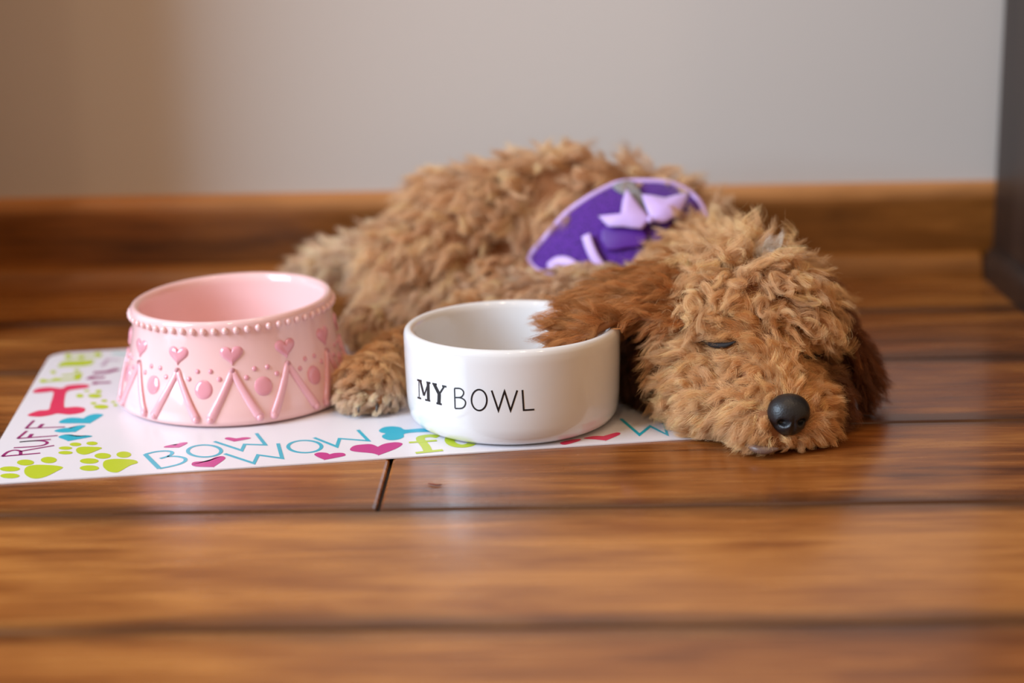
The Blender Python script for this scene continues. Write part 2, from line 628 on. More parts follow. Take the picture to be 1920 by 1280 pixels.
    for c in ((118, 762, 120, 30), (118, 845, 116, 30), (305, 685, 102, 35), (585, 655, 95, 38),
              (1070, 667, 112, 32), (1072, 752, 116, 33), (1232, 605, 98, 34), (1485, 590, 88, 37),
              (785, 512, 80, 20), (785, 567, 86, 20), (905, 467, 70, 22), (1103, 455, 68, 22)):
        poly(ellipse(*c), 'lime', za)
    poly(sp([(290, 790), (310, 745), (370, 720), (480, 712), (650, 720), (740, 735), (750, 752), (700, 780), (560, 850), (450, 878), (370, 870), (310, 835)]), 'lime', za)
    poly(sp([(1235, 705), (1255, 665), (1330, 645), (1450, 642), (1600, 652), (1650, 675), (1640, 695), (1560, 720), (1440, 790), (1380, 805), (1300, 790), (1245, 745)]), 'lime', za)
    poly(sp([(912, 540), (930, 510), (1000, 495), (1190, 500), (1220, 515), (1190, 530), (1080, 575), (1010, 590), (940, 575)]), 'lime', za)
    poly(sp([(708, 200), (740, 175), (830, 148), (930, 148), (1000, 155), (1000, 155), (1060, 120), (1150, 100), (1235, 108), (1220, 130), (1080, 215), (1080, 215), (900, 215), (740, 215)]), 'teal', za)
    poly(sp([(650, 310), (700, 285), (790, 270), (850, 275), (850, 275), (940, 240), (1025, 240), (1000, 265), (905, 318), (905, 318), (750, 325)]), 'teal', za)
    poly(sp([(700, 380), (760, 352), (860, 348), (920, 372), (920, 372), (1020, 358), (1100, 365), (1080, 380), (820, 428), (820, 428), (760, 405)]), 'teal', za)
    poly(sp([(100, 800), (170, 755), (350, 730), (560, 750), (650, 705), (850, 685), (990, 695), (1000, 715), (960, 745), (800, 765), (650, 800), (610, 900), (600, 1040), (640, 1055),
             (800, 1045), (920, 1065), (935, 1100), (880, 1140), (700, 1170), (560, 1160), (480, 1155), (380, 1180), (200, 1205), (20, 1190), (60, 1150), (200, 1105), (350, 1090), (380, 1000),
             (420, 880), (420, 805), (300, 815), (130, 825)]), 'red', zd)
    # serif letters and marks in the far corner
    for c in ((665, 240, 50, 42), (870, 245, 60, 34), (1140, 215, 62, 40), (425, 492, 45, 26), (800, 468, 48, 24), (265, 632, 62, 28), (485, 610, 80, 26), (802, 585, 52, 36)):
        poly(ellipse(*c), 'lime', zd)
    poly([(490, 415), (540, 340), (640, 310), (1090, 290), (1040, 370), (900, 395), (620, 400)], 'lime', zd)
    line([(600, 250), (1180, 215)], 0.004, 'lime', zd, z=0.00004)
    line([(560, 550), (840, 520), (815, 600), (250, 640)], 0.004, 'lime', zd, z=0.00004)
    line([(1065, 505), (1290, 490), (1470, 440)], 0.0060, 'plum', zd)
    line([(980, 580), (1080, 585)], 0.0075, 'plum', zd)
    line([(1060, 585), (1250, 575)], 0.0045, 'plum', zd, z=0.00004)
    line([(1050, 668), (1140, 665)], 0.0065, 'plum', zd)
    line([(1130, 665), (1345, 655)], 0.004, 'plum', zd, z=0.00004)
    line([(1205, 395), (1300, 290), (1480, 300)], 0.003, 'pale', zd)
    line([(1370, 205), (1430, 190), (1560, 210), (1620, 190)], 0.004, 'paleteal', zd)
    poly(ellipse(1090, 870, 110, 35), 'lime', zd)
    poly(ellipse(850, 870, 60, 30), 'lime', zd)
    poly(ellipse(960, 792, 45, 15), 'lime', zd)
    poly(ellipse(1150, 800, 50, 26), 'lime', zd)
    poly(ellipse(1190, 1045, 120, 35), 'lime', zd)
    for c in ((1070, 990, 50, 20), (1240, 950, 52, 20), (1385, 970, 40, 14), (1420, 1020, 34, 18)):
        poly(ellipse(*c), 'lime', zd)
    poly([(652, 642), (664, 630), (690, 630), (700, 641)], 'magenta', zi)
    o = mesh_obj('placemat', mb.v, mb.f, [M_MAT] + [PRINT[k] for k in PK], smooth=False, fmat=mb.m)
    o.location = MO
    o.rotation_euler = (0, 0, MA)
    tag(o, 'white feeding mat with colourful printed words, hearts, bones and paws under both bowls', 'placemat')


build_mat()


# ------------------------------------------------------------------ white bowl
def lathe(prof, seg=96):
    V, Fc = [], []
    n = len(prof)
    for i in range(seg):
        a = 2 * PI * i / seg
        for (r, z) in prof:
            V.append((r * math.cos(a), r * math.sin(a), z))
    for i in range(seg):
        j = (i + 1) % seg
        for k in range(n - 1):
            Fc.append((i * n + k, j * n + k, j * n + k + 1, i * n + k + 1))
    return V, Fc


M_WHITE = mat('white_glaze', (226, 224, 224), 0.10, 0.5, 0.3)
M_INK = mat('black_ink', (22, 22, 26), 0.3)
BC = Vector((-0.0235, 1.0030, MAT_T + 0.00035))
BR = 0.0652
prof = [(0.0, 0.003), (0.050, 0.003), (0.052, 0.0005), (0.0545, 0.0), (0.0575, 0.0008), (0.0608, 0.0030), (0.0630, 0.0065), (0.0641, 0.012),
        (0.0646, 0.020), (0.0650, 0.037), (0.0652, 0.050), (0.0652, 0.0548), (0.0646, 0.0570), (0.0633, 0.0582), (0.0616, 0.0586), (0.0600, 0.0580),
        (0.0587, 0.0566), (0.0580, 0.054), (0.0577, 0.046), (0.0572, 0.025), (0.0560, 0.014), (0.0535, 0.0095), (0.048, 0.0078), (0.02, 0.0072), (0.0, 0.0072)]
V, Fc = lathe(prof, 128)
wb = mesh_obj('white_bowl', V, Fc, M_WHITE)
wb.location = BC
tag(wb, 'white round ceramic pet bowl with black lettering in front of the puppy', 'bowl')


def prof_r(pf, z):
    for (r0, z0), (r1, z1) in zip(pf[:-1], pf[1:]):
        if z0 <= z <= z1:
            return r0 + (r1 - r0) * (z - z0) / (z1 - z0)
    return pf[-1][0]


def bowl_tz(px, py):
    """point of the photograph -> angle and height on the outside of the white bowl"""
    d = ray(px, py)
    R = 0.0648
    ox, oy = CAM.x - BC.x, CAM.y - BC.y
    a = d.x ** 2 + d.y ** 2
    b = 2 * (ox * d.x + oy * d.y)
    c = ox * ox + oy * oy - R * R
    t = (-b - math.sqrt(max(0, b * b - 4 * a * c))) / (2 * a)
    p = CAM + d * t - BC
    return math.atan2(p.y, p.x), p.z


def lettering():
    mb = MB()
    z = lambda x, y: (600 + x / 3.2, 540 + y / 3.2)

    def ln(pts, w, closed=False, lift=0.0):
        q = []
        for p in pts:
            th, h = bowl_tz(*z(*p))
            q.append((th * 0.0648, h))
        # subdivide so that the stroke follows the curve
        qq = []
        n = len(q)
        for i in range(n if closed else n - 1):
            a, b = np.array(q[i]), np.array(q[(i + 1) % n])
            k = max(1, int(np.linalg.norm(b - a) / 0.0015))
            for j in range(k):
                qq.append(a + (b - a) * j / k)
        if not closed:
            qq.append(np.array(q[-1]))
        V, Fc = stroke2d(qq, w, closed)
        VV = []
        for x, h in V:
            th = x / 0.0648
            r = prof_r(prof[5:12], h) + 0.00010 + lift
            VV.append((r * math.cos(th), r * math.sin(th), h))
        mb.add(VV, Fc)

    th, tk = 0.00115, 0.0026
    ln([(595, 552), (595, 658)], th * 0.9)
    ln([(585, 550), (612, 556)], th)
    ln([(584, 656), (606, 662)], th)
    ln([(603, 553), (624, 645)], tk * 0.85)
    ln([(652, 569), (625, 645)], th)
    ln([(650, 568), (650, 672)], tk, lift=0.00003)
    ln([(640, 564), (664, 569)], th)
    ln([(630, 669), (661, 676)], th)
    ln([(686, 575), (716, 636)], tk * 0.95)
    ln([(746, 590), (716, 636)], th)
    ln([(716, 632), (713, 692)], tk, lift=0.00003)
    ln([(676, 572), (702, 577)], th)
    ln([(734, 586), (760, 591)], th)
    ln([(698, 690), (730, 697)], th)
    s = 0.00088
    ln([(808, 600), (810, 722)], s)
    ln(smooth_line([(808, 600), (842, 602), (860, 617), (861, 636), (845, 654), (809, 656)]), s)
    ln(smooth_line([(809, 656), (845, 658), (870, 675), (871, 700), (852, 720), (810, 722)]), s)
    ln(ellipse(955, 671, 46, 63, 40), s * 1.1, True)
    ln([(1030, 613), (1070, 735), (1107, 617), (1143, 735), (1183, 612)], s * 1.15)
    ln([(1214, 610), (1222, 732), (1286, 728)], s * 1.15)
    o = mesh_obj('lettering', mb.v, mb.f, M_INK, wb, smooth=True)
    tag(o, 'black printed words reading MY BOWL')


lettering()

# ------------------------------------------------------------------ pink bowl
M_PINK = mat('pink_glaze', (240, 194, 192), 0.09, 0.5, 0.4)
M_PINKR = mat('ridge_pink_glaze', (232, 170, 178), 0.10, 0.5, 0.4)
M_PINKD = mat('deep_pink_glaze', (224, 150, 162), 0.10, 0.5, 0.4)
PC = Vector((-0.2025, 1.0615, MAT_T + 0.0003))
pout = [(0.0, 0.0025), (0.060, 0.0025), (0.062, 0.0004), (0.0705, 0.0), (0.0738, 0.0020), (0.0740, 0.0045), (0.0724, 0.012), (0.0694, 0.022), (0.0664, 0.032), (0.0644, 0.042),
        (0.0632, 0.050), (0.0631, 0.0555), (0.0635, 0.0580), (0.0637, 0.0602), (0.0629, 0.0620), (0.0611, 0.0628), (0.0593, 0.0622), (0.0581, 0.0606), (0.0576, 0.057), (0.0578, 0.045),
        (0.0565, 0.028), (0.0540, 0.018), (0.0490, 0.0125), (0.040, 0.0108), (0.0, 0.0100)]
Z_RIM = 0.0628


def pink_scale(th):
    """the rim is cut slanting: its height over the mean at an angle"""
    return 1.040 + 0.024 * math.cos(th) + 0.028 * math.sin(th)


def pink_pt(th, z, off=0.0):
    r = prof_r([(a, b) for a, b in pout[5:14]], min(max(z, 0.0046), 0.0600)) + off
    k = pink_scale(th)
    zz = z * (1 + (k - 1) * (z / Z_RIM) ** 0.7)
    return Vector((r * math.cos(th), r * math.sin(th), zz))


V, Fc = lathe(pout, 128)
VV = []
for (x, y, z) in V:
    th = math.atan2(y, x)
    rr = math.hypot(x, y)
    k = pink_scale(th)
    s = (max(z, 0) / Z_RIM) ** 0.7 * min(1, rr / 0.055) ** 2
    VV.append((x, y, z * (1 + (k - 1) * s)))
pb = mesh_obj('pink_bowl', VV, Fc, M_PINK)
pb.location = PC
tag(pb, 'pink ceramic pet bowl with raised hearts and paw prints, beside the white bowl', 'bowl')


def emboss(pts, th0, z0, h, rings=6, fall=0.55):
    """raised domed patch on the bowl side; pts are (x sideways, y up) metres around (th0, z0)"""
    V, Fc = [], []
    n = len(pts)
    c = np.mean(np.array(pts), axis=0)
    for k in range(rings + 1):
        s = 1 - k / (rings + 1)
        o = h * (1 - s ** 3) ** fall - 0.0002
        for p in pts:
            q = c + (np.array(p) - c) * s
            V.append(pink_pt(th0 + q[0] / 0.066, z0 + q[1], o))
    V.append(pink_pt(th0 + c[0] / 0.066, z0 + c[1], h - 0.0002))
    for k in range(rings):
        for i in range(n):
            j = (i + 1) % n
            Fc.append((k * n + i, k * n + j, (k + 1) * n + j, (k + 1) * n + i))
    for i in range(n):
        Fc.append((rings * n + i, rings * n + (i + 1) % n, (rings + 1) * n))
    return V, Fc


def heart_pts(w, n=28):
    out = []
    for i in range(n):
        t = 2 * PI * i / n
        x = 16 * math.sin(t) ** 3
        y = 13 * math.cos(t) - 5 * math.cos(2 * t) - 2 * math.cos(3 * t) - math.cos(4 * t)
        out.append((x / 32 * w, (y + 2.5) / 32 * w * 0.86))
    return out


TH_FACE = -PI / 2 - math.atan2(PC.x, PC.y) * -1     # the side turned to the viewer
TH_FACE = math.atan2(-PC.y, -PC.x)
for k in range(12):
    th = TH_FACE + math.radians(-2.0 + 30 * k)
    V, Fc = emboss(heart_pts(0.0150), th, 0.0420, 0.0018)
    mesh_obj('heart', V, Fc, M_PINKD, pb)
    mb = MB()
    for sgn in (-1, 1):
        path, nr = [], []
        for i in range(13):
            t = i / 12
            path.append(pink_pt(th + sgn * math.radians(11.6) * t ** 1.05, 0.0335 - (0.0335 - 0.0055) * t, 0.0003))
            nr.append(Vector((math.cos(th), math.sin(th), 0.0)))
        rad = [0.0019 + 0.0010 * (i / 12) for i in range(13)]
        V, Fc = tube(path, rad, 12, flat=0.6, nrm=nr)
        mb.add(V, Fc)
        for (q, r_) in ((path[-1], 0.0025), (path[0], 0.0018)):
            base = len(mb.v)
            for a in range(6):
                for b in range(8):
                    ph, ps = PI * a / 5, 2 * PI * b / 8
                    mb.v.append((q.x + r_ * math.sin(ph) * math.cos(ps), q.y + r_ * math.sin(ph) * math.sin(ps), q.z + r_ * math.cos(ph)))
            for a in range(5):
                for b in range(8):
                    mb.f.append((base + a * 8 + b, base + a * 8 + (b + 1) % 8, base + (a + 1) * 8 + (b + 1) % 8, base + (a + 1) * 8 + b))
    mesh_obj('ridge', mb.v, mb.f, M_PINKR, pb)
    mb = MB()
    t2 = th + math.radians(15)
    V, Fc = emboss([(x * 0.0056, y * 0.0058) for x, y in ellipse(0, 0, 1, 1, 20)], t2, 0.0230, 0.0013)
    mb.add(V, Fc)
    for a, d in ((-56, 0.0112), (-20, 0.0118), (20, 0.0118), (56, 0.0112)):
        x, y = d * math.sin(math.radians(a)), d * math.cos(math.radians(a)) * 0.95
        V, Fc = emboss([(x + p * 0.0016, y + q * 0.0016) for p, q in ellipse(0, 0, 1, 1, 12)], t2, 0.0230, 0.0011, rings=3)
        mb.add(V, Fc)
    mesh_obj('paw_print', mb.v, mb.f, M_PINKD, pb)
mb = MB()
for k in range(60):
    q = pink_pt(2 * PI * k / 60, 0.0572, 0.0004)
    r_ = 0.0020
    base = len(mb.v)
    for a in range(7):
        for b in range(10):
            ph, ps = PI * a / 6, 2 * PI * b / 10
            mb.v.append((q.x + r_ * math.sin(ph) * math.cos(ps), q.y + r_ * math.sin(ph) * math.sin(ps), q.z + r_ * 1.15 * math.cos(ph)))
    for a in range(6):
        for b in range(10):
            mb.f.append((base + a * 10 + b, base + a * 10 + (b + 1) % 10, base + (a + 1) * 10 + (b + 1) % 10, base + (a + 1) * 10 + b))
tag(mesh_obj('beaded_edge', mb.v, mb.f, M_PINK, pb), None)

# small brown crumb of bark on the plank
cp = on_z(818, 910)
V, Fc = tube([cp + Vector(p) for p in ((-0.0045, 0.002, 0.0006), (-0.002, 0.0, 0.0008), (0.0005, -0.001, 0.0007), (0.003, -0.0002, 0.0006))], [0.0003, 0.0006, 0.0006, 0.0003], 8, flat=0.8)
cr_ = mesh_obj('crumb', V, Fc, mat('crumb_brown', (120, 52, 28), 0.7))
tag(cr_, 'tiny reddish brown crumb lying on the plank in front of the mat', 'crumb')

# ------------------------------------------------------------------ puppy
# centre, radius (or radii), fur length, flow direction, tint index, curl
PRIMS = []


def P(c, r, ln, flow, tint, curl=1.0, sp=0.006, nw=None):
    if not isinstance(r, tuple):
        r = (r, r, r)
    PRIMS.append((Vector(c), r, ln, Vector(flow), tint, curl, sp, nw if nw is not None else (0.75 if ln > 0.015 else 0.28)))


def chain(a, b, ra, rb, n, **k):
    for i in range(n):
        t = i / (n - 1)
        P(Vector(a).lerp(Vector(b), t), ra + (rb - ra) * t, **k)


TORSO = dict(ln=0.025, flow=(-0.5, -0.25, -0.45), tint=0, sp=0.0085, curl=1.3)
chain((-0.060, 1.2452, 0.060), (0.005, 1.2415, 0.072), 0.048, 0.050, 4, **TORSO)
chain((0.005, 1.2415, 0.072), (0.060, 1.2203, 0.066), 0.050, 0.047, 4, **TORSO)
chain((0.060, 1.2203, 0.062), (0.092, 1.1835, 0.056), 0.047, 0.040, 3, **TORSO)
P((-0.080, 1.2139, 0.048), (0.048, 0.040, 0.043), 0.024, (-0.45, -0.4, -0.5), 0, 1.3, 0.0085)      # haunch
P((-0.035, 1.1973, 0.035), (0.040, 0.030, 0.030), 0.020, (-0.5, -0.4, -0.3), 0)      # knee
chain((-0.100, 1.2618, 0.045), (-0.150, 1.2820, 0.043), 0.022, 0.014, 4, ln=0.020, flow=(-0.9, 0, -0.1), tint=1)
chain((-0.150, 1.2820, 0.043), (-0.186, 1.2876, 0.034), 0.014, 0.008, 4, ln=0.018, flow=(-1, 0, -0.15), tint=1)
chain((-0.060, 1.1835, 0.030), (-0.118, 1.1715, 0.020), 0.022, 0.014, 5, ln=0.012, flow=(-0.7, -0.3, -0.3), tint=1, sp=0.005)
P((-0.127, 1.1623, 0.019), (0.017, 0.013, 0.015), 0.008, (-0.7, -0.3, -0.2), 1, 0.6, 0.004)
# chest and left foreleg
P((0.040, 1.1623, 0.034), (0.040, 0.030, 0.030), 0.018, (-0.6, -0.5, -0.2), 1)
P((0.075, 1.1190, 0.030), (0.034, 0.045, 0.028), 0.018, (-0.3, -0.6, -0.4), 3)  # dark tint paints in the deep shade on the chest
chain((0.035, 1.1513, 0.034), (-0.030, 1.1384, 0.029), 0.027, 0.022, 5, ln=0.019, flow=(-0.8, -0.4, 0.0), tint=1)
chain((-0.030, 1.1384, 0.028), (-0.084, 1.0997, 0.020), 0.021, 0.016, 5, ln=0.013, flow=(-0.8, -0.5, -0.1), tint=2, sp=0.005)
chain((-0.084, 1.0997, 0.020), (-0.108, 1.0555, 0.018), 0.016, 0.0155, 5, ln=0.011, flow=(-0.4, -0.8, -0.2), tint=2, sp=0.005)
P((-0.113, 1.0334, 0.0175), (0.0185, 0.020, 0.0145), 0.010, (-0.3, -0.7, -0.4), 2, 0.8, 0.0045)
for dx, dy in ((-0.0145, -0.012), (-0.005, -0.018), (0.006, -0.017), (0.0135, -0.010)):
    P((-0.113 + dx, 1.030 + dy, 0.010), (0.0058, 0.0085, 0.0075), 0.005, (-0.1, -0.8, -0.3), 5, 0.4, 0.0035)
P((0.060, 1.050, 0.028), (0.020, 0.050, 0.028), 0.012, (-0.1, -0.6, -0.5), 3)  # shade beside the white bowl painted into the dark tint
P((0.158, 1.020, 0.026), (0.018, 0.03, 0.024), 0.014, (0.4, -0.3, -0.6), 8)  # dark fill, the ear's shade painted into its tint
P((0.163, 0.985, 0.016), (0.013, 0.022, 0.015), 0.012, (0.5, -0.3, -0.6), 8)  # same painted ear shade, further forward
# neck
chain((0.094, 1.1743, 0.050), (0.114, 1.0914, 0.052), 0.034, 0.033, 6, ln=0.019, flow=(-0.3, 0.2, -0.4), tint=4)
# head
P((0.118, 1.036, 0.055), (0.0455, 0.048, 0.0360), 0.0265, (0.0, -0.35, 0.0), 4, 2.0, 0.0062, 0.85)
P((0.121, 1.005, 0.058), (0.042, 0.034, 0.033), 0.023, (0.0, -0.35, -0.15), 4, 2.0, 0.0055, 0.9)
P((0.092, 0.998, 0.030), (0.026, 0.034, 0.026), 0.019, (-0.7, 0.1, -0.5), 4, 1.1, 0.005, 0.5)
P((0.140, 0.995, 0.030), (0.019, 0.030, 0.024), 0.011, (0.5, 0.2, -0.6), 6, 0.8, 0.005, 0.4)
P((0.098, 0.966, 0.018), (0.023, 0.021, 0.017), 0.015, (-0.8, 0.1, -0.3), 4, 1.0, 0.0045, 0.4)
chain((0.119, 0.985, 0.042), (0.1285, 0.9550, 0.028), 0.030, 0.0195, 5, ln=0.0135, flow=(-0.35, 0.75, 0.10), tint=6, curl=0.8, sp=0.0042)
chain((0.1285, 0.9550, 0.027), (0.1320, 0.9430, 0.0245), 0.0185, 0.0160, 3, ln=0.0100, flow=(0.0, 0.8, -0.1), tint=6, curl=0.5, sp=0.0035)
chain((0.112, 0.9570, 0.020), (0.120, 0.9380, 0.0150), 0.019, 0.0140, 3, ln=0.013, flow=(-0.8, 0.35, -0.25), tint=4, curl=0.8, sp=0.004)
chain((0.145, 0.9570, 0.020), (0.144, 0.9390, 0.0150), 0.016, 0.0130, 3, ln=0.011, flow=(0.6, 0.35, -0.35), tint=6, curl=0.7, sp=0.004)
chain((0.118, 0.9650, 0.012), (0.1270, 0.9330, 0.0085), 0.014, 0.0088, 4, ln=0.0075, flow=(-0.3, 0.1, -0.4), tint=6, curl=0.6, sp=0.0035)

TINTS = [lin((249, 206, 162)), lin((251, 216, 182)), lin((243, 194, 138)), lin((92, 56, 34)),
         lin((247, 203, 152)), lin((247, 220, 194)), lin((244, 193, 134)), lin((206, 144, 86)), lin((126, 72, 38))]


def prim_mesh(prims, seg=20, rg=14):
    mb = MB()
    for c, r, *_ in prims:
        V, Fc = [], []
        for i in range(rg + 1):
            ph = PI * i / rg
            for j in range(seg):
                a = 2 * PI * j / seg
                V.append((c.x + r[0] * math.sin(ph) * math.cos(a), c.y + r[1] * math.sin(ph) * math.sin(a), c.z + r[2] * math.cos(ph)))
        for i in range(rg):
            for j in range(seg):
                Fc.append((i * seg + j, (i + 1) * seg + j, (i + 1) * seg + (j + 1) % seg, i * seg + (j + 1) % seg))
        mb.add(V, Fc)
    return mb


def bake(o):
    dg = bpy.context.evaluated_depsgraph_get()
    me = bpy.data.meshes.new_from_object(o.evaluated_get(dg))
    o.modifiers.clear()
    o.data = me
    return o


M_SKIN = mat('puppy_skin', (140, 92, 58), 0.8, 0.2)
mb = prim_mesh(PRIMS)
pup = mesh_obj('puppy', mb.v, mb.f, M_SKIN)
rm = pup.modifiers.new('remesh', 'REMESH')
rm.mode = 'VOXEL'
rm.voxel_size = 0.0022
sm = pup.modifiers.new('smooth', 'SMOOTH')
sm.iterations = 9
sm.factor = 0.6
bake(pup)
pup.data.materials.clear()
pup.data.materials.append(M_SKIN)
co = np.zeros(len(pup.data.vertices) * 3)
pup.data.vertices.foreach_get('co', co)
co = co.reshape(-1, 3)
co[:, 2] = np.maximum(co[:, 2], 0.0016)
pup.data.vertices.foreach_set('co', co.ravel())
pup.data.polygons.foreach_set('use_smooth', [True] * len(pup.data.polygons))
pup.data.update()
tag(pup, 'sleeping curly tan puppy in a purple harness, chin on the floor beside the white bowl', 'dog')


def bvh_of(o):
    me = o.data
    c = np.zeros(len(me.vertices) * 3)
    me.vertices.foreach_get('co', c)
    return BVHTree.FromPolygons([tuple(x) for x in c.reshape(-1, 3)], [tuple(p.vertices) for p in me.polygons])


BODY = bvh_of(pup)


# ---- ears: long flat leathers
def ear(name, rows, thick, label):
    """rows: (front edge point, back edge point) along the ear"""
    V, Fc = [], []
    n = 14
    for a, b in rows:
        a, b = Vector(a), Vector(b)
        for k in range(n):
            t = k / (n - 1)
            V.append(a.lerp(b, t) + Vector((0, 0, 0.004 * math.sin(PI * t))))
    for i in range(len(rows) - 1):
        for k in range(n - 1):
            Fc.append((i * n + k, i * n + k + 1, (i + 1) * n + k + 1, (i + 1) * n + k))
    o = mesh_obj(name, V, Fc, M_SKIN, pup)
    solidify(o, thick)
    s = o.modifiers.new('sub', 'SUBSURF')
    s.levels = s.render_levels = 1
    bake(o)
    o.data.materials.clear()
    o.data.materials.append(M_SKIN)
    tag(o, label)
    return o


def lerp_rows(rows, sub=4):
    A = smooth_line([r[0] for r in rows], sub)
    B = smooth_line([r[1] for r in rows], sub)
    return list(zip(A, B))


EAR_L = ear('ear', lerp_rows([((0.088, 0.985, 0.058), (0.090, 1.050, 0.090)), ((0.066, 0.985, 0.0635), (0.064, 1.050, 0.083)), ((0.045, 0.990, 0.0640), (0.042, 1.045, 0.076)),
                              ((0.028, 0.980, 0.0590), (0.022, 1.035, 0.070)), ((0.012, 0.972, 0.053), (0.010, 1.022, 0.063)), ((0.004, 0.982, 0.050), (0.004, 1.008, 0.055))]), 0.004, 'reddish brown ear draped over the rim of the bowl')
EAR_R = ear('ear', lerp_rows([((0.158, 1.010, 0.072), (0.156, 1.055, 0.074)), ((0.173, 1.000, 0.058), (0.173, 1.055, 0.060)), ((0.182, 0.995, 0.040), (0.184, 1.052, 0.042)),
                              ((0.187, 0.995, 0.022), (0.190, 1.045, 0.023)), ((0.190, 1.002, 0.008), (0.193, 1.030, 0.008))]), 0.004, 'dark reddish ear hanging to the floor')

# ---- harness: a cloth shell over the chest
HC, HR = Vector((0.062, 1.2249, 0.052)), Vector((0.092, 0.074, 0.068))
HROT = Matrix.Rotation(math.radians(-8), 3, 'Z')


def on_shell(px, py, off=0.0):
    d = ray(px, py)
    o_ = HROT.inverted() @ (CAM - HC)
    dd = HROT.inverted() @ d
    r = Vector((HR.x + off, HR.y + off, HR.z + off))
    o2 = Vector((o_.x / r.x, o_.y / r.y, o_.z / r.z))
    d2 = Vector((dd.x / r.x, dd.y / r.y, dd.z / r.z))
    a, b, c = d2.dot(d2), 2 * o2.dot(d2), o2.dot(o2) - 1
    disc = b * b - 4 * a * c
    t = (-b - math.sqrt(disc)) / (2 * a) if disc > 0 else -b / (2 * a)
    return CAM + d * t


def patch(pts, rings, off=0.0, center=None, conv=None, bulge=0.0, sub=4):
    q = smooth_poly(pts, sub) if sub else pts
    q = np.array([conv(*p) for p in q])
    c = np.array(conv(*center)) if center else q.mean(axis=0)
    V, Fc = [], []
    n = len(q)
    for k in range(rings):
        s = 1 - k / rings
        for p in q:
            x = c + (p - c) * s
            V.append(on_shell(x[0], x[1], off + bulge * (1 - s * s)))
    V.append(on_shell(c[0], c[1], off + bulge))
    for k in range(rings - 1):
        for i in range(n):
            j = (i + 1) % n
            Fc.append((k * n + i, k * n + j, (k + 1) * n + j, (k + 1) * n + i))
    for i in range(n):
        Fc.append(((rings - 1) * n + i, (rings - 1) * n + (i + 1) % n, rings * n))
    return V, Fc


zh = lambda x, y: (960 + x / 5.053, 330 + y / 5.053)
M_PURP = mat('purple_mesh_cloth', (80, 32, 134), 0.75, 0.2, sheen=0.3)
vt = N(M_PURP, 'ShaderNodeTexVoronoi', i_Scale=520.0)
vr = ramp(M_PURP, [(0.15, lin((30, 8, 66))), (0.45, lin((88, 38, 142)))])
L(M_PURP, vt.outputs['Distance'], vr.inputs[0])
L(M_PURP, vr.outputs[0], M_PURP.node_tree.nodes['Principled BSDF'].inputs['Base Color'])
tcp = N(M_PURP, 'ShaderNodeTexCoord')
L(M_PURP, tcp.outputs['Object'], vt.inputs['Vector'])
M_LILAC = mat('lilac_ribbon', (206, 176, 236), 0.45, 0.4, sheen=0.2)
M_PURPR = mat('purple_ribbon', (84, 22, 140), 0.5, 0.5)
M_GREYS = mat('grey_webbing', (138, 136, 140), 0.6, 0.3)
HOUT = [(170, 770), (300, 600), (500, 370), (700, 220), (900, 110), (1050, 60), (1300, 50), (1500, 70), (1660, 140), (1790, 270), (1850, 480), (1750, 640), (1500, 800), (1200, 930), (900, 960), (660, 970), (400, 950), (230, 880)]
V, Fc = patch(HOUT, 16, conv=zh)
harness = mesh_obj('harness', V, Fc, M_PURP, pup)
solidify(harness, 0.0022, 0.0)
tag(harness, 'purple mesh fabric dog harness')
# lilac piping along the edge
edge = smooth_poly(HOUT, 4)
path = [on_shell(*zh(*p), 0.0008) for p in edge]
V, Fc = tube(path + [path[0]], 0.0021, 8, cap=False)
mesh_obj('piping', V, Fc, M_LILAC, harness)
V, Fc = patch([(950, 100), (1060, 50), (1140, 55), (1200, 125), (1240, 200), (1300, 400), (1240, 330), (1150, 190), (1050, 170)], 5, 0.0028, conv=zh, sub=2)
solidify(mesh_obj('strap', V, Fc, M_GREYS, harness), 0.0016)
V, Fc = patch([(1085, 108), (1140, 190), (1210, 290), (1320, 405), (1230, 503), (1140, 492), (1050, 478), (910, 478), (815, 380), (930, 370), (1030, 362), (1052, 230)], 6, 0.0085, conv=zh, bulge=0.003, sub=0)
bow = mesh_obj('bow', V, Fc, M_LILAC, harness)
solidify(bow, 0.0008)
V, Fc = patch([(1225, 175), (1330, 185), (1450, 210), (1560, 180), (1690, 150), (1640, 270), (1580, 370), (1450, 440), (1380, 445), (1310, 410), (1270, 300)], 6, 0.0075, conv=zh, bulge=0.003, sub=0)
mb_ = MB()
o2 = mesh_obj('bow_loop', V, Fc, M_LILAC, harness)
solidify(o2, 0.0008)
kn = on_shell(*zh(1310, 410), 0.012)
mb_ = prim_mesh([(kn, (0.0022, 0.0022, 0.0026))], 12, 8)
mesh_obj('knot', mb_.v, mb_.f, M_LILAC, harness)
V, Fc = patch([(830, 500), (960, 478), (1100, 485), (1260, 512), (1270, 650), (1080, 680), (880, 700)], 6, 0.0035, conv=zh, bulge=0.0006, sub=2)
solidify(mesh_obj('ribbon', V, Fc, M_PURPR, harness), 0.001)
path = [on_shell(*zh(*p), 0.0055) for p in smooth_line([(700, 560), (740, 680), (800, 800), (900, 930)], 6)]
V, Fc = tube(path, 0.0036, 8, flat=0.35, nrm=[(p - HC).normalized() for p in path])
mesh_obj('ribbon_edge', V, Fc, M_LILAC, harness)
path = [on_shell(*zh(*p), 0.004) for p in smooth_line([(360, 880), (430, 830), (520, 830), (600, 880), (650, 950)], 6)]
V, Fc = tube(path, 0.0050, 8, flat=0.35, nrm=[(p - HC).normalized() for p in path])
mesh_obj('strap', V, Fc, M_LILAC, harness)
HARN = bvh_of(harness)

